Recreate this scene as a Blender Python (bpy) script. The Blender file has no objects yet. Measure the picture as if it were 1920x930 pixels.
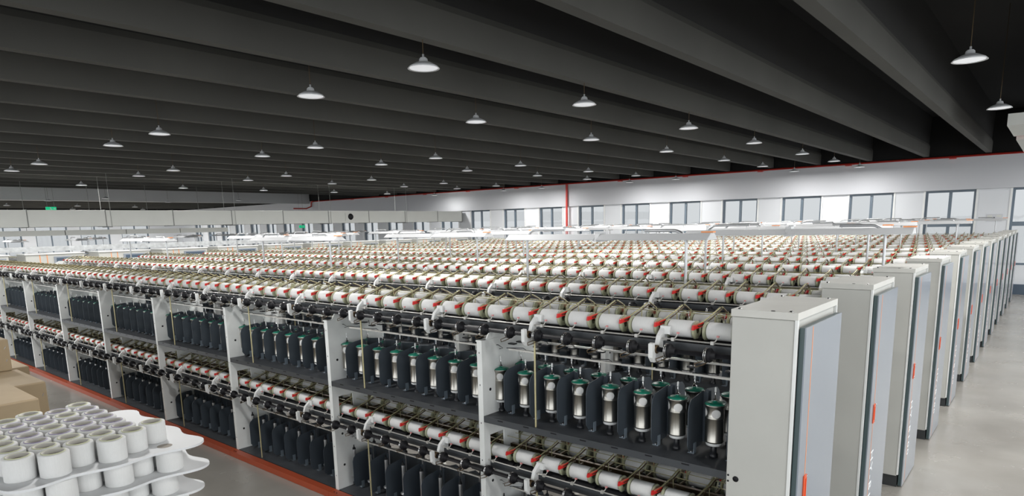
import bpy, math, random
from mathutils import Vector, Matrix
random.seed(7)
sc = bpy.context.scene
COL = sc.collection

# ------------------------------------------------------------------ camera
cam_d = bpy.data.cameras.new('camera')
cam = bpy.data.objects.new('camera', cam_d); COL.objects.link(cam)
R = ((0.76794309, 0.09529201, -0.63338997),
     (0.64015795, -0.14734111, 0.7539817),
     (-0.02147595, -0.98448465, -0.17415153))
FPX, CY = 1215.354, 637.12
CAM = Vector((0.0, 0.0, 2.6))
m = Matrix(((R[0][0], -R[0][1], -R[0][2], CAM.x),
            (R[1][0], -R[1][1], -R[1][2], CAM.y),
            (R[2][0], -R[2][1], -R[2][2], CAM.z), (0, 0, 0, 1)))
cam.matrix_world = m
cam_d.sensor_fit = 'HORIZONTAL'; cam_d.sensor_width = 36
cam_d.lens = FPX / 1920 * 36
cam_d.shift_y = (CY - 465) / 1920
cam_d.clip_start = 0.05; cam_d.clip_end = 300
sc.camera = cam

def proj(p):
    d = Vector(p) - CAM
    c = [sum(R[i][j] * d[i] for i in range(3)) for j in range(3)]
    if c[2] < 0.2: return None
    return (c[0] / c[2] * FPX + 960, c[1] / c[2] * FPX + CY)

# ------------------------------------------------------------------ world, exposure
w = bpy.data.worlds.new('daylight'); sc.world = w; w.use_nodes = True
WN = w.node_tree.nodes['Background']
WN.inputs[0].default_value = (0.95, 0.98, 1.0, 1); WN.inputs[1].default_value = 2.6
LAMP_W = 72.0
sc.view_settings.view_transform = 'Standard'; sc.view_settings.look = 'None'
sc.view_settings.exposure = 0.0; sc.view_settings.gamma = 1.0
sc.view_settings.use_curve_mapping = False

# ------------------------------------------------------------------ materials
def mat(name, col, rough=0.5, metal=0.0, spec=0.5, var=0.0, vscale=6.0, emit=None, estr=1.0, bump=0.0, bscale=40.0, coat=0.0, stretch=None):
    M = bpy.data.materials.new(name); M.use_nodes = True
    nt = M.node_tree; b = nt.nodes['Principled BSDF']
    b.inputs['Base Color'].default_value = (*col, 1); b.inputs['Roughness'].default_value = rough
    b.inputs['Metallic'].default_value = metal; b.inputs['Specular IOR Level'].default_value = spec
    b.inputs['Coat Weight'].default_value = coat
    tc = nt.nodes.new('ShaderNodeTexCoord'); src = tc.outputs['Object']
    if stretch:
        mp = nt.nodes.new('ShaderNodeMapping'); mp.inputs['Scale'].default_value = stretch
        nt.links.new(src, mp.inputs[0]); src = mp.outputs[0]
    if var > 0:
        n = nt.nodes.new('ShaderNodeTexNoise'); n.inputs['Scale'].default_value = vscale; n.inputs['Detail'].default_value = 5
        nt.links.new(src, n.inputs['Vector'])
        r = nt.nodes.new('ShaderNodeValToRGB')
        r.color_ramp.elements[0].position = 0.3; r.color_ramp.elements[1].position = 0.7
        r.color_ramp.elements[0].color = (*[c * (1 - var) for c in col], 1)
        r.color_ramp.elements[1].color = (*[min(1, c * (1 + var)) for c in col], 1)
        nt.links.new(n.outputs['Fac'], r.inputs[0]); nt.links.new(r.outputs[0], b.inputs['Base Color'])
    if bump > 0:
        n2 = nt.nodes.new('ShaderNodeTexNoise'); n2.inputs['Scale'].default_value = bscale
        nt.links.new(src, n2.inputs['Vector'])
        bp = nt.nodes.new('ShaderNodeBump'); bp.inputs['Strength'].default_value = bump; bp.inputs['Distance'].default_value = 0.01
        nt.links.new(n2.outputs['Fac'], bp.inputs['Height']); nt.links.new(bp.outputs[0], b.inputs['Normal'])
    if emit:
        b.inputs['Emission Color'].default_value = (*emit, 1); b.inputs['Emission Strength'].default_value = estr
    return M

def glass_mat():
    M = bpy.data.materials.new('window_glass'); M.use_nodes = True; nt = M.node_tree
    nt.nodes.remove(nt.nodes['Principled BSDF'])
    t = nt.nodes.new('ShaderNodeBsdfTransparent'); t.inputs[0].default_value = (0.495, 0.50, 0.502, 1)
    g = nt.nodes.new('ShaderNodeBsdfGlossy'); g.inputs['Roughness'].default_value = 0.02
    mx = nt.nodes.new('ShaderNodeMixShader'); mx.inputs[0].default_value = 0.04
    nt.links.new(t.outputs[0], mx.inputs[1]); nt.links.new(g.outputs[0], mx.inputs[2])
    nt.links.new(mx.outputs[0], nt.nodes['Material Output'].inputs[0]); return M

MT = dict(
    cream=mat('cream_enamel', (0.485, 0.485, 0.455), 0.42, var=0.03, vscale=3, bump=0.03, bscale=300),
    creamtop=mat('cabinet_cover_enamel', (0.56, 0.555, 0.52), 0.45, var=0.04, vscale=5),
    white=mat('white_enamel', (0.74, 0.75, 0.74), 0.4, var=0.05, vscale=3),
    frame=mat('frame_paint', (0.74, 0.755, 0.74), 0.45, var=0.12, vscale=2.5),
    door=mat('blue_grey_door', (0.245, 0.275, 0.315), 0.3, var=0.03, vscale=2, coat=0.3),
    dooredge=mat('dark_green_edge', (0.055, 0.085, 0.09), 0.4),
    plinth=mat('dark_plinth', (0.03, 0.033, 0.035), 0.5),
    orange=mat('orange_handle', (0.72, 0.09, 0.02), 0.4),
    stripe=mat('orange_stripe', (0.80, 0.30, 0.10), 0.5),
    letter=mat('white_lettering', (0.85, 0.87, 0.88), 0.5),
    rail=mat('orange_rail', (0.36, 0.062, 0.022), 0.45, var=0.08, vscale=3),
    yarn=mat('white_yarn', (0.69, 0.69, 0.68), 0.85, spec=0.1, var=0.02, vscale=30, bump=0.15, bscale=200, stretch=(6, 1, 1)),
    tube=mat('paper_tube', (0.62, 0.60, 0.55), 0.7),
    disc=mat('holder_disc', (0.36, 0.37, 0.25), 0.45, var=0.1, vscale=20),
    zinc=mat('yellow_zinc', (0.38, 0.35, 0.20), 0.38, metal=0.5, var=0.25, vscale=15),
    brass=mat('brass_rod', (0.50, 0.45, 0.26), 0.4, metal=0.5),
    brown=mat('brown_oiled_steel', (0.09, 0.06, 0.03), 0.4, metal=0.5),
    red=mat('red_plastic', (0.62, 0.02, 0.02), 0.4),
    black=mat('black_rubber', (0.010, 0.010, 0.012), 0.5, spec=0.2),
    blackmetal=mat('black_steel', (0.014, 0.015, 0.018), 0.35, spec=0.4),
    slate=mat('slate_sheet', (0.060, 0.075, 0.092), 0.42, metal=0.25, var=0.08, vscale=3),
    shelf=mat('shelf_paint', (0.05, 0.055, 0.062), 0.5, var=0.2, vscale=8),
    channel=mat('channel_paint', (0.045, 0.05, 0.056), 0.4),
    chrome=mat('chrome', (0.50, 0.50, 0.50), 0.18, metal=1.0),
    steel=mat('brushed_steel', (0.40, 0.385, 0.35), 0.30, metal=1.0, var=0.1, vscale=5, stretch=(20, 20, 1)),
    green=mat('green_lid', (0.01, 0.20, 0.13), 0.35),
    blusteel=mat('zinc_bracket', (0.34, 0.41, 0.48), 0.35, metal=0.6),
    rod=mat('pale_rod', (0.48, 0.47, 0.44), 0.35, metal=0.3),
    pink=mat('pink_ceramic', (0.62, 0.25, 0.25), 0.4),
    lampwhite=mat('lamp_housing', (0.58, 0.59, 0.60), 0.35),
    aluminium=mat('aluminium_pipe', (0.46, 0.47, 0.48), 0.3, metal=0.7),
    galv=mat('galvanised_sheet', (0.62, 0.64, 0.65), 0.4, metal=0.35, var=0.2, vscale=7),
    duct=mat('duct_panel', (0.60, 0.61, 0.58), 0.55, var=0.02, vscale=2),
    seam=mat('duct_flange', (0.18, 0.19, 0.18), 0.5),
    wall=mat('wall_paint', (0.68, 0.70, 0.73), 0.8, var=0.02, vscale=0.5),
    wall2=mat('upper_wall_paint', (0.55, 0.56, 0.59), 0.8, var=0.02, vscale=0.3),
    girder=mat('girder_paint', (0.55, 0.56, 0.57), 0.7, var=0.03, vscale=0.4),
    beam=mat('beam_concrete_lit', (0.072, 0.071, 0.064), 0.85, var=0.12, vscale=0.6),  # paler lower beam band, light from below put into the colour
    web=mat('beam_web_shaded', (0.020, 0.020, 0.020), 0.85, var=0.15, vscale=0.6),  # upper beam face, shade between the beams put into the colour
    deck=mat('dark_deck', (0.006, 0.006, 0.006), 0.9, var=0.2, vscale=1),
    wframe=mat('window_frame_paint', (0.13, 0.17, 0.21), 0.4),
    glass=glass_mat(),
    redpipe=mat('red_pipe', (0.55, 0.04, 0.03), 0.4),
    exitg=mat('exit_sign_green', (0.0, 0.30, 0.12), 0.4, emit=(0.0, 0.55, 0.25), estr=0.7),
    tubeglow=mat('lamp_tube', (0.8, 0.8, 0.8), 0.4, emit=(0.95, 0.98, 1.0), estr=0.6),
    bayglow=mat('bay_diffuser', (0.8, 0.8, 0.8), 0.4, emit=(0.92, 0.95, 1.0), estr=0.45),
    card=mat('cardboard', (0.34, 0.26, 0.16), 0.7, var=0.06, vscale=4),
    tape=mat('packing_tape', (0.42, 0.34, 0.23), 0.2, coat=0.4),
    tray=mat('white_tray', (0.68, 0.69, 0.70), 0.5),
    purple=mat('lilac_band', (0.30, 0.26, 0.42), 0.6),
    lime=mat('lime_band', (0.52, 0.54, 0.32), 0.6),
    bore=mat('paper_bore', (0.32, 0.29, 0.25), 0.8),
    wood=mat('pallet_wood', (0.35, 0.25, 0.14), 0.8, var=0.2, vscale=5),
    screen=mat('dark_panel', (0.06, 0.09, 0.13), 0.3),
)

def floor_mat():
    M = bpy.data.materials.new('polished_concrete'); M.use_nodes = True; nt = M.node_tree
    b = nt.nodes['Principled BSDF']
    tc = nt.nodes.new('ShaderNodeTexCoord')
    n = nt.nodes.new('ShaderNodeTexNoise'); n.inputs['Scale'].default_value = 0.9; n.inputs['Detail'].default_value = 8
    nt.links.new(tc.outputs['Object'], n.inputs['Vector'])
    r = nt.nodes.new('ShaderNodeValToRGB')
    r.color_ramp.elements[0].position = 0.3; r.color_ramp.elements[1].position = 0.72
    r.color_ramp.elements[0].color = (0.27, 0.255, 0.23, 1); r.color_ramp.elements[1].color = (0.37, 0.355, 0.325, 1)
    nt.links.new(n.outputs['Fac'], r.inputs[0]); nt.links.new(r.outputs[0], b.inputs['Base Color'])
    n3 = nt.nodes.new('ShaderNodeTexNoise'); n3.inputs['Scale'].default_value = 3; n3.inputs['Detail'].default_value = 6
    nt.links.new(tc.outputs['Object'], n3.inputs['Vector'])
    r2 = nt.nodes.new('ShaderNodeMapRange'); r2.inputs[3].default_value = 0.13; r2.inputs[4].default_value = 0.36
    nt.links.new(n3.outputs['Fac'], r2.inputs[0]); nt.links.new(r2.outputs[0], b.inputs['Roughness'])
    b.inputs['Specular IOR Level'].default_value = 0.6
    bp = nt.nodes.new('ShaderNodeBump'); bp.inputs['Strength'].default_value = 0.03; bp.inputs['Distance'].default_value = 0.02
    nt.links.new(n.outputs['Fac'], bp.inputs['Height']); nt.links.new(bp.outputs[0], b.inputs['Normal'])
    return M
MT['floor'] = floor_mat()

# ------------------------------------------------------------------ mesh builder
class MB:
    def __init__(s): s.v = []; s.f = []; s.mi = []; s.mats = []; s.sm = []
    def mid(s, mt):
        if mt not in s.mats: s.mats.append(mt)
        return s.mats.index(mt)
    def add(s, vs, fs, mt, smooth=False):
        o = len(s.v); s.v += [tuple(v) for v in vs]; k = s.mid(mt)
        for f in fs: s.f.append(tuple(i + o for i in f)); s.mi.append(k); s.sm.append(smooth)
    def box(s, x0, x1, y0, y1, z0, z1, mt):
        vs = [(x, y, z) for x in (x0, x1) for y in (y0, y1) for z in (z0, z1)]
        s.add(vs, [(0, 1, 3, 2), (4, 6, 7, 5), (0, 4, 5, 1), (2, 3, 7, 6), (0, 2, 6, 4), (1, 5, 7, 3)], mt)
        return s
    def prism(s, pts, a0, a1, axis, mt):
        """polygon pts extruded along axis (0 x: pts=(y,z); 1 y: pts=(x,z); 2 z: pts=(x,y))"""
        n = len(pts); area = sum(pts[i][0] * pts[(i + 1) % n][1] - pts[(i + 1) % n][0] * pts[i][1] for i in range(n))
        if area < 0: pts = pts[::-1]
        def P(p, a): return (a, p[0], p[1]) if axis == 0 else ((p[0], a, p[1]) if axis == 1 else (p[0], p[1], a))
        vs = [P(p, a0) for p in pts] + [P(p, a1) for p in pts]
        flip = axis == 1
        fs = [tuple(range(n))[::-1], tuple(range(n, 2 * n))] + [(i, (i + 1) % n, (i + 1) % n + n, i + n) for i in range(n)]
        if flip: fs = [f[::-1] for f in fs]
        s.add(vs, fs, mt); return s
    def tube(s, pts, r, mt, seg=8, caps=True):
        pts = [Vector(p) for p in pts]; n = len(pts); rings = []
        rr = r if isinstance(r, (list, tuple)) else [r] * n
        t0 = (pts[1] - pts[0]).normalized()
        up = Vector((0, 0, 1)) if abs(t0.z) < 0.9 else Vector((1, 0, 0))
        a = t0.cross(up).normalized()
        vs = []
        for i, p in enumerate(pts):
            if i == 0: t = (pts[1] - p).normalized()
            elif i == n - 1: t = (p - pts[i - 1]).normalized()
            else: t = ((pts[i + 1] - p).normalized() + (p - pts[i - 1]).normalized()).normalized()
            a = (a - t * a.dot(t)).normalized(); b = t.cross(a)
            for k in range(seg):
                q = 2 * math.pi * k / seg
                vs.append(p + (a * math.cos(q) + b * math.sin(q)) * rr[i])
        fs = []
        for i in range(n - 1):
            for k in range(seg):
                k2 = (k + 1) % seg
                fs.append((i * seg + k, i * seg + k2, (i + 1) * seg + k2, (i + 1) * seg + k))
        s.add(vs, fs, mt, True)
        if caps:
            s.add([vs[k] for k in range(seg)], [tuple(range(seg))[::-1]], mt)
            s.add([vs[(n - 1) * seg + k] for k in range(seg)], [tuple(range(seg))], mt)
        return s
    def lathe(s, prof, mt, c=(0, 0, 0), axis=2, seg=20, smooth=True):
        """prof: list of (r, h) along axis"""
        vs = []
        for r, h in prof:
            for k in range(seg):
                q = 2 * math.pi * k / seg; a, b = r * math.cos(q), r * math.sin(q)
                if axis == 2: vs.append((c[0] + a, c[1] + b, c[2] + h))
                elif axis == 0: vs.append((c[0] + h, c[1] + a, c[2] + b))
                else: vs.append((c[0] + b, c[1] + h, c[2] + a))
        fs = []
        for i in range(len(prof) - 1):
            for k in range(seg):
                k2 = (k + 1) % seg
                fs.append((i * seg + k, i * seg + k2, (i + 1) * seg + k2, (i + 1) * seg + k))
        s.add(vs, fs, mt, smooth); return s
    def cyl(s, x0, x1, c, r, mt, seg=14):
        """closed cylinder along x, c=(y,z)"""
        s.lathe([(0.0001, x0), (r, x0), (r, x0), (r, x1), (r, x1), (0.0001, x1)], mt, (0, c[0], c[1]), 0, seg, False)
        k = len(s.sm) - 3 * seg
        for i in range(k, k + seg): s.sm[i] = True
        for i in range(len(s.f) - 5 * seg, len(s.f)): pass
        return s
    def mesh(s, name):
        me = bpy.data.meshes.new(name); me.from_pydata(s.v, [], s.f)
        for mt in s.mats: me.materials.append(mt)
        me.polygons.foreach_set('material_index', s.mi); me.polygons.foreach_set('use_smooth', s.sm)
        me.update(); return me
    def merge(s, o, offs, mir=False):
        """append copies of builder o at offsets"""
        for (dx, dy, dz) in offs:
            b = len(s.v); km = [s.mid(mm) for mm in o.mats]
            sy = -1 if mir else 1
            s.v += [(x + dx, sy * y + dy, z + dz) for (x, y, z) in o.v]
            s.f += [tuple(i + b for i in (f[::-1] if mir else f)) for f in o.f]
            s.mi += [km[i] for i in o.mi]; s.sm += o.sm
        return s

def mirror(o):
    q = MB(); q.merge(o, [(0, 0, 0)], True); return q

def obj(name, me, parent=None, loc=(0, 0, 0), rotz=0, bevel=0):
    if isinstance(me, MB): me = me.mesh(name)
    o = bpy.data.objects.new(name, me); COL.objects.link(o)
    o.location = loc; o.rotation_euler = (0, 0, rotz)
    if parent: o.parent = parent
    if bevel:
        b = o.modifiers.new('bevel', 'BEVEL'); b.width = bevel; b.segments = 2; b.limit_method = 'ANGLE'
    return o
def tag(o, label, cat, group=None, kind=None):
    o['label'] = label; o['category'] = cat
    if group: o['group'] = group
    if kind: o['kind'] = kind
    return o
def thing(name, label, cat, loc=(0, 0, 0), rotz=0, group=None):
    o = bpy.data.objects.new(name, None); COL.objects.link(o); o.empty_display_size = 0.1
    o.location = loc; o.rotation_euler = (0, 0, rotz)
    return tag(o, label, cat, group)
def struct(name, me, bevel=0):
    o = obj(name, me, bevel=bevel); o['kind'] = 'structure'; return o

ONES = ['', 'first', 'second', 'third', 'fourth', 'fifth', 'sixth', 'seventh', 'eighth', 'ninth', 'tenth', 'eleventh', 'twelfth',
        'thirteenth', 'fourteenth', 'fifteenth', 'sixteenth', 'seventeenth', 'eighteenth', 'nineteenth']
TENS = {2: 'twent', 3: 'thirt', 4: 'fort', 5: 'fift', 6: 'sixt', 7: 'sevent', 8: 'eight', 9: 'ninet'}
def ordinal(n):
    if n < 20: return ONES[n]
    t, o = divmod(n, 10)
    return TENS[t] + 'ieth' if o == 0 else TENS[t] + 'y-' + ONES[o]

# ------------------------------------------------------------------ setting
WALLY = 27.0; WX0 = -3.72; WP = 2.42; WW = 1.45
XL = -62.0
b = MB().box(XL, 8, -9, WALLY + .3, -0.2, 0, MT['floor']); struct('floor', b)
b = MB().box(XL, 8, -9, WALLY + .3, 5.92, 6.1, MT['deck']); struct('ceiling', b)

# back wall: piers between windows, sill wall, lintel
b = MB(); edges = []
k = -1
while WX0 - WP * k > XL + 2: edges.append(WX0 - WP * k); k += 1
wins = edges                      # left edges of window openings, going -X
zb, zt = 0.95, 3.45
xr = 8
for x in wins:
    b.box(x + WW, xr, WALLY, WALLY + .3, 0, zt, MT['wall']); xr = x
b.box(XL, xr, WALLY, WALLY + .3, 0, zt, MT['wall'])
for x in wins: b.box(x, x + WW, WALLY, WALLY + .3, 0, zb, MT['wall'])
struct('wall_back', b)
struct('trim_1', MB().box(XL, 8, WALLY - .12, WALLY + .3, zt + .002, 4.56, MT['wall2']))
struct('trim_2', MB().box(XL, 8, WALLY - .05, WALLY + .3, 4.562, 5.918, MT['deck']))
struct('baseboard_back', MB().box(XL + .1, 7.9, WALLY - .10, WALLY - .002, 0.002, 0.33, MT['screen']))
for i, x in enumerate(wins):
    f = MB(); y0, y1 = WALLY + .08, WALLY + .16; t = .07
    f.box(x, x + t, y0, y1, zb, zt, MT['wframe']); f.box(x + WW - t, x + WW, y0, y1, zb, zt, MT['wframe'])
    f.box(x + t, x + WW - t, y0, y1, zt - t, zt, MT['wframe']); f.box(x + t, x + WW - t, y0, y1, zb, zb + t, MT['wframe'])
    f.box(x + WW / 2 - .045, x + WW / 2 + .045, y0, y1, zb + t, zt - t, MT['wframe'])
    for (a, c) in ((x + t, x + WW / 2 - .045), (x + WW / 2 + .045, x + WW - t)):
        f.box(a, c, y0, y1, 2.22, 2.36, MT['wframe'])
    root = struct('window_%d' % (i + 1), f)
    obj('window_pane', MB().box(x + .05, x + WW - .05, WALLY + .115, WALLY + .125, zb + .05, zt - .05, MT['glass']), root)
    s_ = MB().box(x - .06, x, WALLY - .02, WALLY + .0, zb, zt, MT['white']).box(x + WW, x + WW + .06, WALLY - .02, WALLY, zb, zt, MT['white'])
    obj('window_casing', s_, root)
# far left wall
lw = MB(); ys = [(-6 + 3.1 * j) for j in range(10)]
yp = -9
for y in ys:
    lw.box(XL - .3, XL, yp, y, 0, 3.3, MT['wall']); yp = y + 2.2
    lw.box(XL - .3, XL, y, y + 2.2, 0, 1.0, MT['wall'])
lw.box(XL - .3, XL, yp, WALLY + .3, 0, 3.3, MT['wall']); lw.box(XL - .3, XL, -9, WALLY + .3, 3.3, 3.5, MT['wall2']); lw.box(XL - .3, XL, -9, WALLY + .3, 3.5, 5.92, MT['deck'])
struct('wall_left', lw)
for i, y in enumerate(ys):
    f = MB(); x0, x1 = XL - .2, XL - .1
    for (a, c) in ((y, y + .08), (y + 1.06, y + 1.14), (y + 2.12, y + 2.2)): f.box(x0, x1, a, c, 1.0, 3.3, MT['wframe'])
    f.box(x0, x1, y + .08, y + 1.06, 1.0, 1.08, MT['wframe']).box(x0, x1, y + 1.14, y + 2.12, 1.0, 1.08, MT['wframe'])
    f.box(x0, x1, y + .08, y + 1.06, 3.22, 3.3, MT['wframe']).box(x0, x1, y + 1.14, y + 2.12, 3.22, 3.3, MT['wframe'])
    root = struct('window_%d' % (len(wins) + i + 1), f)
    obj('window_pane', MB().box(XL - .155, XL - .145, y + .05, y + 2.15, 1.05, 3.25, MT['glass']), root)

# ceiling beams running away from the viewer, stopping at the back wall
nb = 3; BEAMB = 4.60
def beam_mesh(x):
    q = MB(); zf = BEAMB + .42  # lit lower band and shaded upper face are painted in, one material each
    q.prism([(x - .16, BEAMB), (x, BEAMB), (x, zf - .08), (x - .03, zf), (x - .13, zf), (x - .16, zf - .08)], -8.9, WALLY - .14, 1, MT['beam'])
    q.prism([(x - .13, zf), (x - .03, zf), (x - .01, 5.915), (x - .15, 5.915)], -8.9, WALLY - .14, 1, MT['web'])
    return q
xs = [-1.95 - 1.74 * j for j in range(-4, 22)]
xs = [x for x in xs if x > -33.5] + [-43 - 1.74 * j for j in range(0, 10)]
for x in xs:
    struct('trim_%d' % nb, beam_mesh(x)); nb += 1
# pale girder crossing far left
struct('trim_%d' % nb, MB().box(-41.5, -41.0, -8.9, WALLY - .14, 4.40, 5.40, MT['girder'])); nb += 1
struct('trim_%d' % nb, MB().box(-41.4, -41.1, -8.9, WALLY - .14, 5.402, 5.915, MT['deck'])); nb += 1
for y in (-6.0,):
    struct('trim_%d' % nb, MB().box(-41.5, -41.0, y - .25, y + .25, 0.001, 4.398, MT['wall'])); nb += 1

# ------------------------------------------------------------------ twisting machines
G = 0.2466; S = 8 * G; NSEC = 9; XR = -1.33; NG = 76
UPZ, LOZ = 0.0, -1.10             # upper deck offset, lower deck offset
YC = 3.84; PITCH = 1.75; NROW = 13
XEND = -20.1

# --- parts meshes (origin = local reference point)
def arm_mb(full=True):
    a = MB()
    a.tube([(-.012, -.245, 1.992), (.012, -.19, 2.008), (.035, -.10, 2.045), (.045, -.015, 2.078)], .0055, MT['zinc'], 5)
    a.tube([(.002, -.230, 1.986), (.024, -.18, 2.000), (.045, -.10, 2.035), (.055, -.015, 2.068)], .0045, MT['brown'], 5)
    for x in (.026, .207):
        a.lathe([(.012, 0), (.050, 0), (.057, .004), (.057, .012), (.050, .018), (.02, .018)], MT['disc'], (x, -.18, 1.955), 0, 16)
        a.box(x + .004, x + .014, -.175, -.03, 1.950, 1.962, MT['brown'])
    a.tube([(.05, -.10, 2.04), (.052, -.10, 1.97)], .004, MT['zinc'], 4)
    return a
def handle_mb():
    a = MB(); vs = []
    for (x, y, z) in ((-.016, -.258, 1.992), (.014, -.190, 2.010)):
        vs += [(x, y, z - .028), (x - .014, y + .004, z - .028), (x - .010, y + .004, z), (x + .004, y, z)]
    a.add(vs, [(0, 1, 2, 3), (7, 6, 5, 4), (0, 4, 5, 1), (1, 5, 6, 2), (2, 6, 7, 3), (3, 7, 4, 0)], MT['red'])
    return a
def arm_far_mb():
    a = MB()
    a.tube([(-.012, -.245, 1.992), (.012, -.19, 2.008), (.045, -.015, 2.078)], .0065, MT['zinc'], 4)
    for x in (.026, .207):
        a.lathe([(.002, 0), (.057, 0), (.057, .016), (.002, .016)], MT['disc'], (x, -.18, 1.955), 0, 10)
        a.box(x + .004, x + .014, -.175, -.03, 1.950, 1.962, MT['brown'])
    a.merge(handle_mb(), [(0, 0, 0)]); return a
def pkg_yarn(seg=20):
    a = MB(); L = .078
    a.lathe([(.022, -L), (.044, -L), (.0525, -L + .007), (.053, 0), (.0525, L - .007), (.044, L), (.022, L)], MT['yarn'], (0, 0, 0), 0, seg)
    return a
def pkg_tube():
    a = MB(); L = .079
    a.lathe([(.018, -L), (.023, -L), (.023, L), (.018, L), (.018, -L)], MT['tube'], (0, 0, 0), 0, 12); return a
def pulley_mb():
    a = MB(); c = (0, -.345, 1.845)
    a.lathe([(.014, -.030), (.020, -.028), (.020, -.012), (.041, -.010), (.043, -.004), (.041, .002), (.041, .008), (.043, .013), (.039, .018), (.022, .020), (.022, .045), (.014, .047)], MT['black'], c, 0, 18)
    for x in (-.014, -.004):
        a.lathe([(.034, x), (.0435, x), (.0435, x + .003), (.034, x + .003)], MT['chrome'], c, 0, 18)
    return a
def hook_mb():
    a = MB()
    a.tube([(-.01, -.33, 1.80), (-.03, -.36, 1.785), (-.065, -.365, 1.772), (-.07, -.365, 1.79), (-.035, -.345, 1.806)], .0035, MT['brown'], 5)
    return a
def shelf_mb():
    a = MB(); x0, x1 = .052, S - .002
    a.box(x0, x1, -.315, .315, 1.150, 1.165, MT['shelf'])
    a.box(x0, x1, -.325, -.315, 1.118, 1.166, MT['channel']); a.box(x0, x1, .315, .325, 1.118, 1.166, MT['channel'])
    for i in range(7):
        xx = x0 + .14 + i * G
        a.box(xx, xx + .05, -.3265, -.325, 1.150, 1.158, MT['black'])
    return a
def side_frame_mb():
    a = MB(); W = MT['frame']
    a.box(0, .05, -.325, -.313, 0, 1.74, W); a.box(0, .012, -.313, -.28, 0, 1.74, W)
    a.box(0, .05, .313, .325, 0, 1.74, W)
    x0, x1 = .040, .050
    def pan(y0, y1, z0, z1): a.box(x0, x1, y0, y1, z0, z1, W)
    pan(-.313, .313, 0, .70); pan(-.313, .313, 1.00, 1.74)
    pan(-.313, -.255, .70, 1.0); pan(.255, .313, .70, 1.0)
    pan(-.09, .09, .70, 1.0)
    for z in (.30, 1.36, .62):
        a.lathe([(.0005, 0), (.012, 0), (.012, .0015), (.0005, .0015)], MT['black'], (x1, -.24, z), 0, 10)
    for z in (.2, .5, .8, 1.1, 1.4, 1.65):
        a.box(.02, .026, -.3262, -.325, z, z + .012, MT['black'])
    a.box(-.005, .055, -.33, .33, 1.74, 1.752, W)
    # head plate carrying the winding gear
    a.prism([(-.27, 1.752), (-.20, 1.86), (-.09, 1.93), (.09, 1.93), (.20, 1.86), (.27, 1.752)], x0, x1, 0, W)
    a.box(-.01, .07, -.345, -.325, 0, .02, W)
    return a
def plate_mb():
    a = MB(); t = .004; f = -.240
    prof = [(f + .0, 1.235), (f + .03, 1.195), (-.03, 1.195), (-.02, 1.21), (-.02, 1.545), (-.045, 1.545), (f + .045, 1.525), (f + .012, 1.495), (f, 1.46)]
    a.prism(prof, 0, t, 0, MT['slate'])
    a.box(t, .035, -.024, -.020, 1.21, 1.54, MT['slate'])
    for y in (-.15, -.12):
        a.lathe([(.0005, 0), (.006, 0), (.006, .004), (.0005, .004)], MT['chrome'], (-.004, y, 1.225), 0, 8)
    return a
def plate_bracket_mb():
    a = MB()
    a.box(.004, .007, -.155, -.120, 1.168, 1.235, MT['blusteel']); a.box(-.035, .007, -.155, -.120, 1.165, 1.168, MT['blusteel'])
    a.lathe([(.006, 0), (.006, .006), (.0005, .006)], MT['chrome'], (-.02, -.138, 1.168), 2, 8)
    return a
def pot_mb():
    a = MB(); c = (0, -.125, 0)
    a.lathe([(.026, 1.166), (.026, 1.185), (.018, 1.19), (.018, 1.248)], MT['blackmetal'], c, 2, 14)
    a.lathe([(.054, 1.262), (.0575, 1.268), (.0575, 1.272), (.056, 1.275), (.056, 1.412), (.0575, 1.414), (.0575, 1.420), (.055, 1.424), (.0535, 1.45), (.055, 1.478), (.064, 1.494), (.067, 1.500), (.064, 1.502)], MT['steel'], c, 2, 24)
    for k in range(4):                       # round windows with the white feed yarn showing
        q = math.radians(-60 + 90 * k); n = Vector((math.cos(q), math.sin(q), 0)); t = Vector((-n.y, n.x, 0))
        vs = [Vector(c) + n * .0455 + Vector((0, 0, 1.450))]
        for j in range(14):
            aa = 2 * math.pi * j / 14
            du = .027 * math.cos(aa); 
            rr = .0560
            qa = q + du / .054
            vs.append(Vector((c[0] + rr * math.cos(qa), c[1] + rr * math.sin(qa), 1.450 + .027 * math.sin(aa))))
        vs[0] = Vector((c[0] + .0575 * math.cos(q), c[1] + .0575 * math.sin(q), 1.45))
        a.add(vs, [(0, j + 1, (j + 1) % 14 + 1) for j in range(14)], MT['yarn'], True)
    return a
def pot_lid_mb():
    c = (0, -.125, 0)
    return MB().lathe([(.061, 1.500), (.062, 1.504), (.058, 1.508), (.034, 1.514), (.012, 1.516), (.012, 1.524), (.0005, 1.524)], MT['green'], c, 2, 24)
def pot_pin_mb():
    c = (0, -.125, 0); a = MB()
    a.lathe([(.016, 1.5242), (.014, 1.532), (.004, 1.536), (.004, 1.575)], MT['chrome'], c, 2, 10)
    a.lathe([(.004, 1.575), (.0065, 1.577), (.0065, 1.602), (.003, 1.607), (.0005, 1.607)], MT['white'], c, 2, 10); return a
def pot_ring_mb():
    c = (0, -.125, 0); return MB().lathe([(.02, 1.240), (.042, 1.240), (.049, 1.245), (.050, 1.2618), (.02, 1.2618)], MT['white'], c, 2, 20)
def spindle_mb():
    c = (0, -.125, 0); a = MB()
    a.lathe([(.030, 1.166), (.030, 1.19), (.016, 1.20), (.016, 1.25)], MT['blackmetal'], c, 2, 14)
    a.lathe([(.035, 1.250), (.036, 1.262), (.02, 1.268)], MT['aluminium'], c, 2, 14)
    a.lathe([(.015, 1.268), (.0165, 1.275), (.0155, 1.50), (.017, 1.515), (.016, 1.53)], MT['aluminium'], c, 2, 14)
    return a
def spindle_cap_mb():
    c = (0, -.125, 0); return MB().lathe([(.016, 1.530), (.014, 1.545), (.006, 1.552), (.004, 1.575), (.0005, 1.576)], MT['black'], c, 2, 12)
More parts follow.
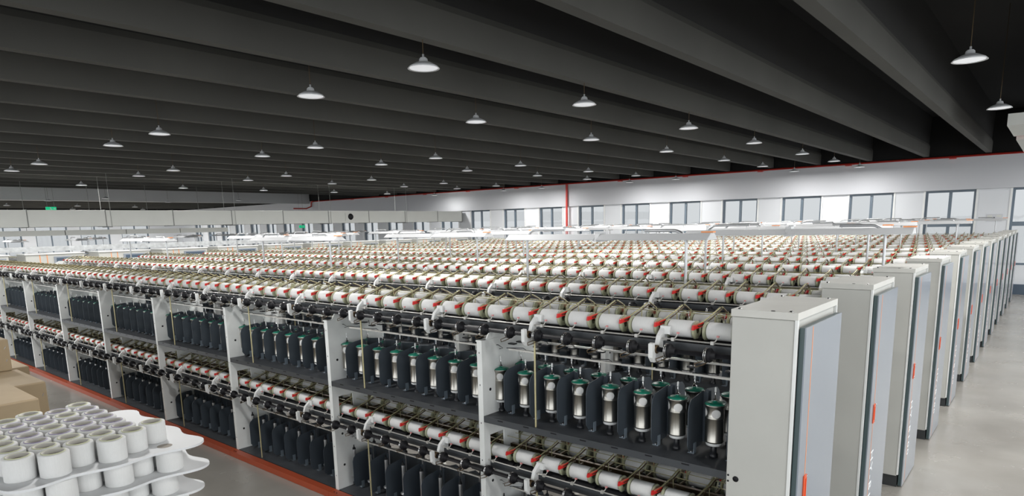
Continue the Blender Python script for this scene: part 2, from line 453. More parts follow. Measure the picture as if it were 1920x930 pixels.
def bracket_mb():
    a = MB(); W = MT['white']
    a.prism([(-.400, 1.885), (-.398, 1.80), (-.37, 1.768), (-.29, 1.768), (-.215, 1.84), (-.205, 1.94), (-.245, 1.965), (-.30, 1.92), (-.318, 1.87), (-.325, 1.835), (-.365, 1.835), (-.372, 1.888)], -.014, .014, 0, W)
    a.box(-.014, .05, -.250, -.205, 1.925, 1.975, W)
    a.lathe([(.014, -.02), (.026, -.02), (.026, .02), (.014, .02)], MT['brown'], (0, -.345, 1.845), 0, 14)
    return a
def guide_clip_mb():
    a = MB(); c = (-.285, 1.905)
    a.box(-.010, .010, c[0] - .010, c[0] + .010, c[1] - .010, c[1] + .010, MT['rod'])
    a.tube([(.004, c[0], c[1]), (.02, c[0] + .004, c[1] + .018), (.026, c[0] + .008, c[1] + .034)], .004, MT['rod'], 5)
    a.box(.020, .034, c[0] + .003, c[0] + .014, c[1] + .034, c[1] + .044, MT['pink'])
    return a
def section_rail_mb():
    """black trough, friction drums and channel between two side frames, one side"""
    a = MB()
    a.box(0, S, -.262, -.247, 1.845, 1.885, MT['channel']); a.box(0, S, -.262, -.20, 1.835, 1.845, MT['channel'])
    return a
def drum_mb():
    a = MB(); a.cyl(0, S, (-.185, 1.868), .022, MT['blackmetal'], 12)
    for i in range(8): a.cyl(.07 + G * i, .24 + G * i, (-.185, 1.868), .036, MT['black'], 16)
    return a

ARM, HAN, ARMF = arm_mb(), handle_mb(), arm_far_mb()
PUL, HOOK, PLATE, PBR = pulley_mb(), hook_mb(), plate_mb(), plate_bracket_mb()
POT, LID, PIN, RING, SPI, SCAP = pot_mb(), pot_lid_mb(), pot_pin_mb(), pot_ring_mb(), spindle_mb(), spindle_cap_mb()
BRK, CLIP, SHELF, SIDE, RAIL, DRUM = bracket_mb(), guide_clip_mb(), shelf_mb(), side_frame_mb(), section_rail_mb(), drum_mb()
MESHES = {}
def me_of(name, b, mir=False):
    k = (name, id(b), mir)
    if k not in MESHES: MESHES[k] = (mirror(b) if mir else b).mesh(name)
    return MESHES[k]

def place_parts(root, name, b, spots, limit=100, subs=()):
    """spots: (x, z offset, mirrored). nearest `limit` as parts, the rest one stuff part"""
    L = root.location
    spots = sorted(spots, key=lambda s_: ((L.x + s_[0]) ** 2 + (L.y + (.2 if s_[2] else -.2)) ** 2) + (0.8 if s_[1] < -.5 else 0) + (6 if s_[2] else 0))
    for (x, dz, mir) in spots[:limit]:
        o = obj(name, me_of(name, b, mir), root, (x, 0, dz))
        for (sn, sb) in subs: obj(sn, me_of(sn, sb, mir), o)
    rest = spots[limit:]
    if rest:
        q = MB()
        for (x, dz, mir) in rest:
            q.merge(b, [(x, 0, dz)], mir)
            for (sn, sb) in subs: q.merge(sb, [(x, 0, dz)], mir)
        o = obj(name, q, root); o['kind'] = 'stuff'

def text_mesh():
    c = bpy.data.curves.new('lettering', 'FONT'); c.body = 'HY-B100'; c.size = 0.125; c.space_character = 1.25; c.extrude = 0.0008
    t = bpy.data.objects.new('lettering_source', c); COL.objects.link(t)
    dg = bpy.context.evaluated_depsgraph_get()
    me = bpy.data.meshes.new_from_object(t.evaluated_get(dg)); me.name = 'lettering'
    bpy.data.objects.remove(t); bpy.data.curves.remove(c)
    me.materials.clear(); me.materials.append(MT['letter'])
    return me
TEXT = text_mesh()
# cabinet pieces, local to the machine root (x=0 at the cabinet's inner side)
CY0, CY1 = -.385, .375
cab_b = MB()
cab_b.box(0.0, .33, CY0, CY1, .115, 2.085, MT['cream'])
top_b = MB().box(-.004, .345, CY0 - .006, CY1 + .006, 2.087, 2.125, MT['creamtop'])
top_b.box(.331, .345, CY0 - .006, CY0 + .016, .13, 2.087, MT['white']).box(.331, .345, CY1 - .010, CY1 + .006, .13, 2.087, MT['white'])
screw_b = MB()
for x in (.03, .30):
    for y in (CY0 + .03, CY1 - .03): screw_b.lathe([(.011, 0), (.010, .005), (.0005, .006)], MT['chrome'], (x, y, 2.1252), 2, 10)
screw_b.lathe([(.012, 0), (.010, .002), (.0005, .002)], MT['black'], (.21, CY0 + .02, 2.1252), 2, 10)
plin_b = MB().box(.012, .335, CY0 + .015, CY1 - .015, 0, .113, MT['plinth'])
door_b = MB().box(.346, .372, CY0 + .03, CY1 - .03, .012, 2.045, MT['dooredge'])
doorf_b = MB().box(.3722, .3795, CY0 + .028, CY1 - .028, .010, 2.047, MT['door'])
strip_b = MB().box(.3795, .3805, CY0 + .145, CY0 + .153, .02, 2.04, MT['stripe'])
hole_b = MB().lathe([(.0005, 0), (.017, 0), (.017, .0015), (.0005, .0015)], MT['black'], (0.055, CY0 - .0018, 1.16), 1, 16)
for z in (1.14, 1.175): hole_b.lathe([(.0005, 0), (.006, 0), (.006, .0015), (.0005, .0015)], MT['black'], (0.012, CY0 - .0018, z), 1, 10)
hand_b = MB()
hy = CY0 + .148
hand_b.box(.3805, .3865, hy - .025, hy - .015, 1.07, 1.215, MT['orange']).box(.3805, .3865, hy + .015, hy + .025, 1.07, 1.215, MT['orange'])
hand_b.box(.3805, .3865, hy - .015, hy + .015, 1.195, 1.215, MT['orange']).box(.3805, .3865, hy - .015, hy + .015, 1.07, 1.09, MT['orange'])
hand_b.box(.3805, .3825, hy - .015, hy + .015, 1.09, 1.195, MT['orange'])
for z in (1.082, 1.205): hand_b.lathe([(.006, 0), (.006, .003), (.0005, .003)], MT['chrome'], (.3865, hy + .020, z), 0, 8)
gear_b = MB()      # the black winding cross rails between cabinet and first side frame etc.

def deck_offsets(r): return [UPZ, LOZ]
all_pkg = []
row_words = ['nearest', 'second', 'third', 'fourth', 'fifth', 'sixth', 'seventh', 'eighth', 'ninth', 'tenth', 'eleventh', 'twelfth', 'farthest']
for r in range(NROW):
    root = thing('twisting_machine',
                 ('nearest' if r == 0 else 'farthest' if r == NROW - 1 else row_words[r]) +
                 (' double-deck yarn twisting machine' + (' with open decks of steel pots, grey end cabinet' if r == 0 else ' row counted from the camera, cream end cabinet')),
                 'machine', (XR, YC + PITCH * r, 0), 0, 'twisting machines in parallel rows')
    near = r == 0
    # end cabinet
    cab = obj('end_cabinet', me_of('end_cabinet', cab_b), root, bevel=.004)
    obj('cover', me_of('cover', top_b), cab); obj('cover_screws', me_of('cover_screws', screw_b), cab); obj('plinth', me_of('plinth', plin_b), cab)
    if r < 3: obj('cable_hole', me_of('cable_hole', hole_b), cab)
    d = obj('door', me_of('door', door_b), root); d['label'] = 'blue-grey steel door with dark green edge'
    obj('door_panel', me_of('door_panel', doorf_b), d); obj('pin_stripe', me_of('pin_stripe', strip_b), d)
    obj('handle', me_of('handle', hand_b), d)
    t = obj('lettering', TEXT, d, (.3797, CY0 + .172, .66)); t.rotation_euler = (math.radians(90), math.radians(90), math.radians(90))
    tmx = Matrix(((0, 0, 1, .3797), (0, 1, 0, CY0 + .165), (-1, 0, 0, .84), (0, 0, 0, 1)))
    t.matrix_basis = tmx
    posts = [-S * k for k in range(1, NSEC + 1)] + [XEND - XR]
    if near:
        for x in posts: obj('side_frame', me_of('side_frame', SIDE), root, (x, 0, 0))
    else:
        q = SIDE
        for x in posts: obj('side_frame', me_of('side_frame', SIDE), root, (x, 0, 0))
    LEN = XR - XEND
    decks = [UPZ, LOZ] if r < 2 else [UPZ]
    # shelves
    for k in range(1, NSEC + 1):
        for dz in ([UPZ, LOZ] if r < 3 else [UPZ]):
            obj('spindle_shelf', me_of('spindle_shelf', SHELF), root, (-S * k, 0, dz))
    # rails, drums, rods: both sides, each deck
    for dz in decks:
        for mir in (False, True):
            q = MB(); q2 = MB(); q3 = MB()
            for k in range(1, NSEC + 1):
                q.merge(RAIL, [(-S * k, 0, dz)], mir); q2.merge(DRUM, [(-S * k, 0, dz)], mir)
            obj('channel_rail', q, root); obj('friction_drum_shaft', q2, root)
            sg = 1 if mir else -1
            q3.cyl(-S * NSEC, -.02, (sg * .285, 1.905 + dz), .0045, MT['rod'], 8)
            for i in range(NSEC * 8):
                q3.merge(CLIP, [(-S * NSEC + .10 + G * i, 0, dz)], mir)
            obj('yarn_guide_rod', q3, root)
            q5 = MB().cyl(-S * NSEC - .3, -.015, (sg * .345, 1.845 + dz), .015, MT['black'], 12)
            for k in range(1, NSEC + 1): q5.cyl(-S * k - .06, -S * k + .06, (sg * .345, 1.845 + dz), .022, MT['black'], 12)
            obj('feed_roller_shaft', q5, root)
        # centre rail and cross wires between the cradles
        c = MB(); c.box(-S * NSEC, -.02, -.014, .014, 1.935 + dz, 1.965 + dz, MT['brown'])
        c.tube([(-S * NSEC, -.05, 2.035 + dz), (-.02, -.05, 2.035 + dz)], .0028, MT['zinc'], 5)
        c.tube([(-S * NSEC, .05, 2.035 + dz), (-.02, .05, 2.035 + dz)], .0028, MT['zinc'], 5)
        c.box(-S * NSEC, -.02, -.13, .13, 1.84 + dz, 1.85 + dz, MT['blackmetal'])
        obj('cradle_beam', c, root)
    # cradle arms
    xs_arm = [-.02 - S * NSEC + .003 + G * i for i in range(NSEC * 8)]
    spots = [(x, dz, mir) for x in xs_arm for dz in decks for mir in (False, True)]
    if near: place_parts(root, 'cradle_arm', ARM, spots, 100, (('red_handle', HAN),))
    elif r < 4: place_parts(root, 'cradle_arm', ARM, spots, 100, (('red_handle', HAN),))
    else:
        place_parts(root, 'cradle_arm', ARMF, spots, 100)
    # shaft brackets
    bs = [(-S * k + o_, dz, mir) for k in range(1, NSEC + 1) for o_ in (.51, 1.49) for dz in decks for mir in (False, True)]
    place_parts(root, 'shaft_bracket', BRK, bs, 72 if r < 2 else 36)
    # pulleys
    ps = [(-S * k + .10 + G * i, dz, mir) for k in range(1, NSEC + 1) for i in range(8) for dz in decks for mir in (False, True)]
    place_parts(root, 'feed_pulley', PUL, ps, 100 if near else 20, (('wire_hook', HOOK),))
    if r < 2:
        pls = [(-S * k + .063 + G * (i + .5), dz, mir) for k in range(1, NSEC + 1) for i in range(8) for dz in decks for mir in (False, True)]
        place_parts(root, 'separator_plate', PLATE, pls, 100 if near else 16, (('foot_bracket', PBR),))
        pts_ = [(-S * k + .063 + G * i, 0, mir) for k in range(1, NSEC + 1) for i in range(8) for mir in (False, True)]
        place_parts(root, 'spindle_pot', POT, pts_, 90 if near else 8, (('lid', LID), ('top_pin', PIN), ('base_ring', RING)))
        sps = [(x, LOZ, mir) for (x, z_, mir) in pts_]
        place_parts(root, 'bare_spindle', SPI, sps, 90 if near else 8, (('cap', SCAP),))
        for k in range(1, NSEC + 1):
            for dz in decks:
                g_ = MB()
                for sg in (-1, 1):
                    g_.box(-S * k + .20, -S * k + S - .02, sg * .18 - .010, sg * .18 + .010, 1.675 + dz, 1.688 + dz, MT['rod'])
                    for i in range(8):
                        xx = -S * k + .063 + G * i
                        g_.tube([(xx - .12, sg * .20, 1.692 + dz), (xx, sg * .15, 1.695 + dz), (xx + .03, sg * .13, 1.67 + dz), (xx + .01, sg * .15, 1.665 + dz)], .003, MT['blackmetal'], 4)
                        g_.box(xx + .03, xx + .09, sg * .05 - .02, sg * .05 + .02, 1.69 + dz, 1.70 + dz, MT['blackmetal'])
                obj('thread_guide_bar', g_, root)
                br = MB().tube([(-S * k + .54, -.305, 1.166 + dz), (-S * k + .54, -.305, 1.84 + dz)], .007, MT['brass'], 8)
                obj('stay_rod', br, root)
    # foot rail
    if near:
        fr = MB()
        for k in range(0, 10):
            x1 = -.0 - S * k; x0 = max(x1 - S + .004, XEND - XR)
            fr.box(x0, x1, -.415, -.335, .002, .065, MT['rail'])
            fr.lathe([(.006, 0), (.006, .004), (.0005, .004)], MT['black'], (x0 + .06, -.39, .065), 2, 8)
            fr.lathe([(.006, 0), (.006, .004), (.0005, .004)], MT['black'], (x0 + .10, -.39, .065), 2, 8)
        f_ = obj('foot_rail', fr, root); f_['label'] = 'long orange steel rail at the foot'
        # under-shelf skirt
        obj('base_beam', MB().box(XEND - XR, -.03, -.30, .30, .012, .045, MT['blackmetal']), root)
    # packages
    Y = YC + PITCH * r
    for k in range(NSEC * 8):
        xc = XR + xs_arm[-1 - k] + .1255
        for dz in decks:
            for mir in (False, True):
                all_pkg.append((r, k + 1, dz, mir, xc, Y + (.18 if mir else -.18), 1.957 + dz))

# yarn packages: the nearest 300 in view as things, the others one object
def pkg_vis(p):
    r, k, dz, mir, x, y, z = p
    if r > 0 and dz < -.5: return False
    if r == 0 and dz < -.5 and mir and k > 40: return False
    q = proj((x, y, z))
    return q is not None and -10 < q[0] < 1930 and -10 < q[1] < 940
vis = [p for p in all_pkg if pkg_vis(p)]
def pkg_key(p):
    d = (Vector(p[4:7]) - CAM).length
    return d * (1.35 if p[3] else 1.0)
vis.sort(key=pkg_key)
chosen = set(vis[:300])
YM, TM = pkg_yarn().mesh('yarn_package'), pkg_tube().mesh('core_tube')
for p in vis[:300]:
    r, k, dz, mir, x, y, z = p
    side = 'rear' if mir else 'front'; deck = 'lower' if dz < -.5 else 'upper'
    lab = 'white yarn package, %s from the cabinet, %s %s row of %s machine' % (ordinal(k), deck, side, row_words[r])
    o = obj('yarn_package', YM, None, (x, y, z)); obj('core_tube', TM, o)
    tag(o, lab, 'yarn', '%s %s yarn packages of the %s machine' % (deck, side, row_words[r]))
rest = MB(); lo = pkg_yarn(10)
rest.merge(lo, [p[4:7] for p in all_pkg if p not in chosen])
tag(obj('yarn_packages', rest), 'remaining white yarn packages filling the distant machine rows', 'yarn', kind='stuff')

# ------------------------------------------------------------------ gooseneck fluorescent fixtures
def arc(x0, z0, x1, z1, y, n=8, rr=.13):
    sgn = 1 if x1 > x0 else -1
    pts = [(x0, y, z0)]
    for i in range(n + 1):
        a = math.pi / 2 * i / n
        pts.append((x0 + sgn * rr * (1 - math.cos(a)), y, z1 - rr + rr * math.sin(a)))
    pts.append((x1, y, z1 + .0)); return pts
def fix_meshes():
    post = MB().tube(arc(0, 1.97, .50, 2.545, 0), .014, MT['aluminium'], 10)
    post.lathe([(.03, 1.966), (.03, 1.98), (.015, 1.98)], MT['aluminium'], (0, 0, 0), 2, 10)
    post.tube([(.47, 0, 2.545), (.47, 0, 2.497)], .005, MT['aluminium'], 6)
    post2 = MB().tube([( -x, y, z) for (x, y, z) in arc(0, 1.97, .42, 2.52, 0)], .014, MT['aluminium'], 10)
    post2.tube([(-.40, 0, 2.52), (-.40, 0, 2.497)], .005, MT['aluminium'], 6)
    shade = MB().prism([(-.04, 2.495), (.04, 2.495), (.115, 2.44), (.112, 2.432), (.036, 2.488), (-.036, 2.488), (-.112, 2.432), (-.115, 2.44)], 0, 1.14, 0, MT['lampwhite'])
    shade.prism([(-.04, 2.494), (.04, 2.494), (.113, 2.435), (-.113, 2.435)], -.004, .002, 0, MT['lampwhite'])
    shade.prism([(-.04, 2.494), (.04, 2.494), (.113, 2.435), (-.113, 2.435)], 1.138, 1.144, 0, MT['lampwhite'])
    tubes = MB()
    for y in (-.04, .04): tubes.cyl(.02, 1.12, (y, 2.452), .013, MT['tubeglow'], 10)
    cap = MB().box(-.02, .09, -.03, .03, 2.497, 2.510, MT['stripe'])
    clip = MB().box(-.03, .03, -.05, .05, 2.496, 2.52, MT['lampwhite']).prism([(-.05, 2.50), (.05, 2.50), (.12, 2.42), (-.12, 2.42)], -.025, .025, 0, MT['lampwhite'])
    return post.mesh('pole'), post2.mesh('pole'), shade.mesh('reflector'), tubes.mesh('lamp_tube'), cap.mesh('end_tag'), clip.mesh('joining_clip')
FX = fix_meshes()
def fixture(x, y, lab, dz=0):
    t = thing('gooseneck_lamp', lab, 'lamp', (x, y, dz), 0, 'gooseneck tube lamps above the machines')
    obj('pole', FX[0], t, (0, 0, 0)); obj('pole', FX[1], t, (1.85, 0, 0))
    for dx in (-.22, .95):
        s_ = obj('reflector', FX[2], t, (dx, 0, 0)); obj('lamp_tubes', FX[3], s_)
    obj('joining_clip', FX[5], t, (.935, 0, 0)); obj('end_tag', FX[4], t, (2.02, 0, 0))
    return t
for r in range(1, NROW):
    off = {1: -4.45, 2: -3.17}.get(r, -3.17 - (r * 1.9) % 2.6)
    n = 0
    for j in range(0, 3):
        x = off - 5.5 * j
        if x < -19: break
        fixture(x, YC + PITCH * r, '%s gooseneck tube lamp from the cabinet end, over the %s machine row' % (ordinal(j + 1), row_words[r]))

# ------------------------------------------------------------------ high-bay lamps
def bay_meshes():
    sh = MB().lathe([(.03, .115), (.045, .10), (.05, .072), (.09, .058), (.150, .026), (.176, .0), (.164, .002), (.085, .045)], MT['lampwhite'], (0, 0, 0), 2, 24)
    df = MB().lathe([(.0005, .006), (.155, .006)], MT['bayglow'], (0, 0, 0), 2, 24)
    df.f = [f[::-1] for f in df.f]
    hk = MB().tube([(0, 0, .115), (0, 0, .15)], .012, MT['aluminium'], 8)
    hk.tube([(0, 0, .15), (0, 0, 1.60)], .005, MT['brown'], 6)
    return sh.mesh('shade'), df.mesh('diffuser'), hk.mesh('hanging_rod')
BM = bay_meshes()
LIGHT = bpy.data.lights.new('bay_light', 'AREA'); LIGHT.shape = 'DISK'; LIGHT.size = .30; LIGHT.energy = LAMP_W; LIGHT.color = (1.0, .985, .96)
colx = [(1.4, 'outermost'), (-5.5, 'first'), (-7.65, 'second'), (-12.3, 'third'), (-14.45, 'fourth'), (-19.2, 'fifth'), (-21.6, 'sixth'), (-26.6, 'seventh')]
rowy = [1.85, 5.15, 8.3, 11.8, 15.2, 18.8, 22.0, 25.3]
rn = ['overhead', 'nearest', 'second', 'third', 'fourth', 'fifth', 'sixth', 'farthest']
LIGHT2 = LIGHT.copy(); LIGHT2.energy = 260
def bay(x, y, z, lab, lit=True):
    t = thing('high_bay_lamp', lab, 'lamp', (x, y, z), 0, 'high bay lamps under the ceiling')
    obj('shade', BM[0], t); obj('diffuser', BM[1], t); obj('hanging_rod', BM[2], t)
    if lit:
        l = bpy.data.objects.new('bay_light', LIGHT2 if x < -42 else LIGHT); COL.objects.link(l); l.parent = t; l.location = (0, 0, -.01)
for i, (x, cw) in enumerate(colx):
    for j, y in enumerate(rowy):
        if j == 0 and x == -7.65: continue
        bay(x, y, 4.3, 'round white high bay lamp, %s column from the right, %s crosswise line' % (cw, rn[j]))
bay(-.96, 9.2, 4.3, 'high bay lamp hanging right of all others, near the cabinets', True)
bay(-.95, 13.6, 4.3, 'high bay lamp farther along the right-hand aisle', True)
for j, (x, y) in enumerate([(-36, 6.5), (-36, 12.2), (-36, 19), (-39.3, 5.1), (-39.3, 10.7), (-39.3, 16.5)]):
    bay(x, y, 4.3, 'small distant high bay lamp, %s of those just before the pale girder' % ordinal(j + 1))
for j, (x, y) in enumerate([(-46, 10.5), (-46, 14), (-47, 17.6), (-52, 11.3), (-52, 15.5), (-52, 20), (-57, 13), (-57, 18.5), (-57, 23), (-47, 6), (-52, 2), (-57, 7)]):
    bay(x, y, 4.3, 'tiny high bay lamp in the hall beyond the girder, %s counted' % ordinal(j + 1), True)

# ------------------------------------------------------------------ ducts, tray, pipe, signs
d = thing('air_duct', 'big rectangular pale grey air duct with dark flange seams crossing at left', 'duct', (-26, 0, 0))
ysm = [2.0, 4.1] + [6.43 + 2.31 * j for j in range(9)] + [26.8]
for a, c in zip(ysm[:-1], ysm[1:]):
    obj('duct_section', MB().box(-.85, 0, a + .012, c - .012, 2.87, 3.43, MT['duct']), d, bevel=.006)
    obj('flange', MB().box(-.87, .012, c - .012, c + .012, 2.855, 3.445, MT['seam']), d)
for y in (4.3, 8.9, 13.5, 18.1, 22.7):
    hg = MB().tube([(.02, y, 2.84), (.02, y, 5.915)], .006, MT['seam'], 5).tube([(-.87, y, 2.84), (-.87, y, 5.915)], .006, MT['seam'], 5)
    hg.box(-.88, .03, y - .02, y + .02, 2.835, 2.855, MT['seam']); obj('hanger', hg, d)
vt = MB().box(.0, .02, 18.9, 19.5, 2.96, 3.34, MT['duct']).lathe([(.0005, .05), (.12, .05), (.14, .02), (.15, .0)], MT['black'], (.02, 19.2, 3.16), 0, 16)
obj('round_vent', vt, d)
d2 = thing('air_duct', 'slim grey duct seen just below the big air duct at far left', 'duct', (-30, 0, 0))
for j in range(6):
    obj('duct_section', MB().box(-.5, 0, 2 + 2.2 * j, 2 + 2.2 * j + 2.17, 2.58, 2.78, MT['duct']), d2)
    obj('hanger', MB().tube([(-.25, 3 + 2.2 * j, 2.78), (-.25, 3 + 2.2 * j, 5.915)], .008, MT['seam'], 5), d2)
d3 = thing('cable_trunking', 'galvanised trunking running over the far left control cabinets', 'trunking', (-24.5, 0, 0))
obj('trunk', MB().box(-.3, 0, 2.5, 17.5, 2.10, 2.25, MT['galv']), d3)
for y in (3.2, 7.0, 10.9, 14.6): obj('support', MB().box(-.2, -.12, y, y + .06, 0.001, 2.098, MT['aluminium']), d3)
d4 = thing('air_duct', 'short pale duct high at the right edge under the dark ceiling', 'duct', (-1.02, 0, 0))
obj('duct_section', MB().box(0, .5, 16.8, 19.2, 4.35, 4.58, MT['duct']), d4)
obj('duct_section', MB().box(.02, .52, 19.8, 24.0, 4.32, 4.58, MT['duct']), d4)
obj('red_collar', MB().box(-.01, .51, 19.2, 19.8, 4.40, 4.58, MT['redpipe']), d4)
obj('hanger', MB().tube([(.25, 17, 4.58), (.25, 17, 5.915)], .01, MT['seam'], 5).tube([(.25, 22, 4.58), (.25, 22, 5.915)], .01, MT['seam'], 5), d4)

rp = thing('fire_pipe', 'red fire pipe along the top of the back wall with a drop', 'pipe', (0, WALLY - .20, 0))
main = MB().cyl(-40.5, 6, (0, 4.54), .035, MT['redpipe'], 10); obj('main_pipe', main, rp)
dr = MB().tube([(-18.8, 0, 4.50), (-18.8, 0, 0.34)], .055, MT['redpipe'], 10); obj('drop_pipe', dr, rp)
for x in [-3, -6.2, -9.4, -12.6, -15.8, -22, -25.5, -29, -32.5, -36]:
    obj('pipe_clamp', MB().box(x - .10, x + .10, -.05, .078, 4.47, 4.50, MT['redpipe']), rp)
elb = MB().tube([(-40.5, 0, 4.54), (-40.7, -.0, 4.50), (-40.75, 0, 4.2), (-40.75, -.4, 4.05), (-40.75, -1.4, 4.05)], .045, MT['redpipe'], 8); obj('elbow_pipe', elb, rp)

def exit_sign(x, y, z, lab, rod=True):
    t = thing('exit_sign', lab, 'sign', (x, y, z))
    obj('sign_box', MB().box(-.03, .03, -.22, .22, 0, .18, MT['exitg']), t)
    pg = MB()                           # running figure, door and arrow
    pg.box(.0301, .034, -.05, -.01, .12, .15, MT['letter'])
    pg.prism([(-.06, .05), (-.03, .05), (.01, .11), (-.02, .12)], .0301, .034, 0, MT['letter'])
    pg.prism([(.02, .03), (.04, .03), (.01, .08), (-.01, .07)], .0301, .034, 0, MT['letter'])
    pg.prism([(.10, .07), (.15, .07), (.15, .05), (.19, .09), (.15, .13), (.15, .11), (.10, .11)], .0301, .034, 0, MT['letter'])
    obj('pictogram', pg, t)
    if rod: obj('hanging_rod', MB().tube([(0, -.15, .18), (0, -.15, 5.915 - z)], .006, MT['seam'], 5).tube([(0, .15, .18), (0, .15, 5.915 - z)], .006, MT['seam'], 5), t)
exit_sign(-38.5, 10.55, 3.80, 'green exit sign hanging above the big duct at left')
exit_sign(-40.2, 25.6, 2.72, 'green exit sign low on the far wall beneath the duct')
nt_ = thing('notice_panel', 'pale notice panel with four squares on the wall between right windows', 'notice', (-1.72, WALLY - .003, 2.5))
obj('board', MB().box(-.22, .22, -.012, 0, -.12, .12, MT['wall2']), nt_)
for q_, (x, z) in enumerate([(-.12, .05), (.12, .05), (-.12, -.06), (.12, -.06)]):
    obj('square', MB().box(x - .07, x + .07, -.016, -.012, z - .035, z + .035, MT['duct']), nt_)
obj('knob', MB().lathe([(.02, -.03), (.02, 0), (.0005, -.03)], MT['black'], (0, -.012, 0), 1, 8), nt_)

# ------------------------------------------------------------------ far bank control cabinets
def far_cabinet(y, k):
    t = thing('control_cabinet', 'cream control cabinet across the far aisle, %s from the left, blue-grey panel' % ordinal(k), 'cabinet', (-23.0, y, 0), 0, 'control cabinets of the far machine bank')
    obj('body', MB().box(-.9, 0, 0, 1.5, .1, 2.04, MT['cream']), t, bevel=.01)
    obj('plinth', MB().box(-.88, -.02, .03, 1.47, 0, .098, MT['plinth']), t)
    obj('cover', MB().box(-.92, .03, -.02, 1.52, 2.042, 2.07, MT['white']), t)
    pn = obj('panel', MB().box(.002, .02, .70, 1.44, .35, 1.97, MT['door']), t)
    obj('screen', MB().box(.0205, .028, .76, 1.38, 1.45, 1.93, MT['screen']), pn)
    obj('stripe', MB().box(.001, .006, .34, .36, .15, 2.03, MT['stripe']).box(.001, .006, .52, .54, .15, 2.03, MT['stripe']), t)
    # machine behind the cabinet, lower and darker, with its yarn
    bd = MB().box(-9, -.92, .35, 1.15, .05, 1.75, MT['slate']); obj('machine_body', bd, t)
    rw = MB()
    for i in range(34):
        for yy in (.5, 1.0): rw.cyl(-1.2 - G * i - .17, -1.2 - G * i, (yy, 1.85), .05, MT['yarn'], 8)
    rw.box(-9, -.95, .72, .78, 1.75, 1.9, MT['zinc'])
    o = obj('yarn_row', rw, t); o['kind'] = 'stuff'
for k in range(11):
    far_cabinet(3.6 + 1.9 * k, k + 1)
    if k % 2 == 0 or k < 5: fixture(-28.0, 4.35 + 1.9 * k, 'far bank gooseneck tube lamp over the %s cream cabinet, near end' % ordinal(k + 1), -.04)
    if k % 2 == 1 or k > 5: fixture(-32.4, 4.35 + 1.9 * k, 'far bank gooseneck tube lamp over the %s cream cabinet, far end' % ordinal(k + 1), -.04)

# ------------------------------------------------------------------ spool stack in the foreground
ZT = 1.52; LAY = .123
def scallop(x0, x1, y0, y1, r=.10):
    """tray outline: rounded corners, sides swelling into soft lobes"""
    pts = []
    cs = [(x1 - r, y0 + r, -90), (x1 - r, y1 - r, 0), (x0 + r, y1 - r, 90), (x0 + r, y0 + r, 180)]
    for k, (cx, cy, a0) in enumerate(cs):
        for q in range(9):
            a = math.radians(a0 + 90 * q / 8); pts.append((cx + r * math.cos(a), cy + r * math.sin(a)))
        nx_, ny_, a1 = cs[(k + 1) % 4]; a = math.radians(a0 + 90); n = 2 if k % 2 == 0 else 3
        p = (cx + r * math.cos(a), cy + r * math.sin(a)); a = math.radians(a1); e = (nx_ + r * math.cos(a), ny_ + r * math.sin(a))
        for q in range(1, 24):
            t = q / 24; bul = -.030 * math.sin(math.pi * n * t) ** 2
            pts.append((p[0] + (e[0] - p[0]) * t + math.cos(a) * bul, p[1] + (e[1] - p[1]) * t + math.sin(a) * bul))
    return pts
SX, SY = -3.85, 1.06
OUT = scallop(-.53, .53, -.46, .415)
trb = MB().prism(OUT, 0, .012, 2, MT['tray'])
rim = MB()
TRAY = trb.mesh('spool_tray')
holes = MB()
def spool_meshes():
    a = MB().lathe([(.045, 0), (.060, 0), (.062, .003), (.062, .102), (.060, .106), (.045, .106)], MT['yarn'], (0, 0, 0), 2, 24)
    b = MB().lathe([(.045, .002), (.0465, .109), (.045, .1095), (.043, .1095), (.0425, .006)], MT['tube'], (0, 0, 0), 2, 24)
    c = MB().lathe([(.0425, .012), (.0428, .09)], MT['bore'], (0, 0, 0), 2, 24); c.f = [f[::-1] for f in c.f]
    for mt in ('lime', 'purple'):
        pass
    e1 = MB().lathe([(.0440, .1085), (.0475, .1105), (.0480, .107)], MT['lime'], (0, 0, 0), 2, 24)
    e2 = MB().lathe([(.0440, .1085), (.0475, .1105), (.0480, .107)], MT['purple'], (0, 0, 0), 2, 24)
    return a.mesh('yarn_spool'), b.mesh('core_tube'), c.mesh('tube_bore'), e1.mesh('end_band'), e2.mesh('end_band')
SP = spool_meshes()
PX = .132; PY = .119
grid = []
for j in range(6):
    for i in range(8):
        x = -.44 + PX * i + (PX / 2 if j % 2 else 0); y = -.365 + PY * j
        if x < .45: grid.append((x, y, i, j))
nlay = 12
names_l = ['top', 'second', 'third', 'fourth', 'fifth', 'sixth', 'seventh', 'eighth', 'ninth', 'tenth', 'eleventh', 'bottom']
def spool(x, y, z, lab, grp, band, full=True):
    o = obj('yarn_spool', SP[0], None, (x, y, z)); tag(o, lab, 'spool', grp)
    o.rotation_euler = (0, 0, random.random() * 6)
    obj('core_tube', SP[1], o)
    if full: obj('tube_bore', SP[2], o); obj('end_band', SP[band], o)
sr = ['front', 'second', 'third', 'fourth', 'fifth', 'rear']
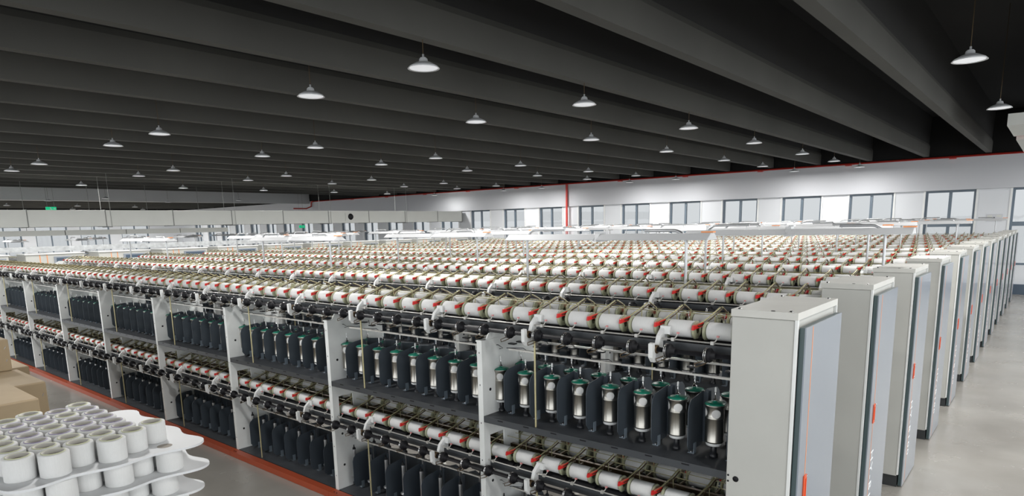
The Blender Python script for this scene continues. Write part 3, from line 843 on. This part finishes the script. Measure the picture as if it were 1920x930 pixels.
for L in range(nlay):
    z = ZT - LAY * L
    ox, oy = (0, 0) if L == 0 else (random.uniform(-.012, .03), random.uniform(-.02, .01))
    t = obj('spool_tray', TRAY, None, (SX + ox, SY + oy, z - .012)); tag(t, 'white scalloped plastic tray, %s of the foreground spool stack' % names_l[L], 'tray', 'stacked spool trays')
    hl = MB()
    for (x, y, i, j) in grid:
        empty = L == 0 and (j == 5 and i != 5)
        edge = x > .25 or y > .2 or y < -.2 or x < -.33
        if empty:
            hl.lathe([(.0005, .0005), (.036, .0005)], MT['bore'], (x, y, .012), 2, 18)
            continue
        if L > 0 and not edge: continue
        spool(SX + x + ox, SY + y + oy, z, 'white yarn spool on the %s tray, %s row, %s from the left' % (names_l[L], sr[j], ordinal(i + 1)),
              'yarn spools on the %s tray' % names_l[L], 3 if random.random() < .5 else 4, L < 2)
    if hl.v: obj('tray_hole', hl, t)
pal = thing('pallet', 'wooden pallet under the foreground stack of spool trays', 'pallet', (SX, SY, 0))
for i in range(5): obj('top_board', MB().box(-.55, .55, -.45 + i * .20, -.45 + i * .20 + .10, .10, .12, MT['wood']), pal)
for x in (-.48, 0, .48): obj('runner', MB().box(x - .04, x + .04, -.45, .45, 0, .0995, MT['wood']), pal)
ZB = ZT - LAY * (nlay - 1) - .012
obj('base_board', MB().box(-.52, .52, -.42, .42, .1202, ZB - .001, MT['wood']), pal)

# ------------------------------------------------------------------ cardboard boxes
def carton(x0, x1, y0, y1, z0, z1, lab):
    t = thing('cardboard_box', lab, 'box', ((x0 + x1) / 2, (y0 + y1) / 2, z0), 0, 'cartons beside the nearest machine')
    a, b_ = (x1 - x0) / 2, (y1 - y0) / 2; h = z1 - z0
    obj('carton_body', MB().box(-a, a, -b_, b_, 0, h, MT['card']), t, bevel=.012)
    tp = MB().box(-a - .001, a + .001, -.03, .03, h, h + .0015, MT['tape']).box(a, a + .0015, -.03, .03, h - .14, h, MT['tape'])
    obj('tape_strip', tp, t)
    for s_ in (1, -1):
        obj('lid_flap', MB().box(-a + .01, a - .01, *( (.004, b_ - .01) if s_ > 0 else (-b_ + .01, -.004) ), h - .0005, h + .0012, MT['card']), t)
    for z in (h * .3, h * .7):
        obj('staple', MB().prism([(b_ - .05, z), (b_ - .035, z + .03), (b_ - .03, z + .03), (b_ - .045, z)], a, a + .003, 0, MT['chrome']), t)
carton(-9.0, -8.0, .6, 1.94, .12, .60, 'closed cardboard box at the bottom of the left pile')
carton(-9.0, -7.98, .7, 1.92, .602, 1.10, 'wide cardboard box with staples, upper of the left pile')
carton(-9.92, -9.02, 1.0, 1.86, .12, 1.10, 'plain cardboard box hidden low behind the tall carton')
carton(-9.70, -8.96, 1.0, 1.865, 1.102, 1.46, 'tall cardboard box standing highest at the left edge')
carton(-7.4, -6.5, .2, 1.50, .12, .66, 'lower cardboard box in front of the left pile')
carton(-7.4, -6.5, .2, 1.50, .662, 1.245, 'nearest big cardboard box with a taped lid, before the left pile')
carton(-11.0, -10.2, 1.4, 2.3, .12, .92, 'small carton peeking out behind the left pile')
for nm, (x0, x1, y0, y1) in {'nearest carton pair': (-7.45, -6.45, .15, 1.55), 'left carton pile': (-9.95, -7.95, .55, 1.98), 'small rear carton': (-11.05, -10.15, 1.35, 2.35)}.items():
    p_ = thing('pallet', 'low wooden pallet carrying the %s' % nm, 'pallet', (x0, y0, 0))
    for i in range(5):
        w_ = (y1 - y0) / 5
        obj('top_board', MB().box(0, x1 - x0, i * w_, i * w_ + w_ * .7, .10, .119, MT['wood']), p_)
    for x in (0, (x1 - x0) / 2 - .04, x1 - x0 - .08): obj('runner', MB().box(x, x + .08, 0, y1 - y0, 0, .0995, MT['wood']), p_)
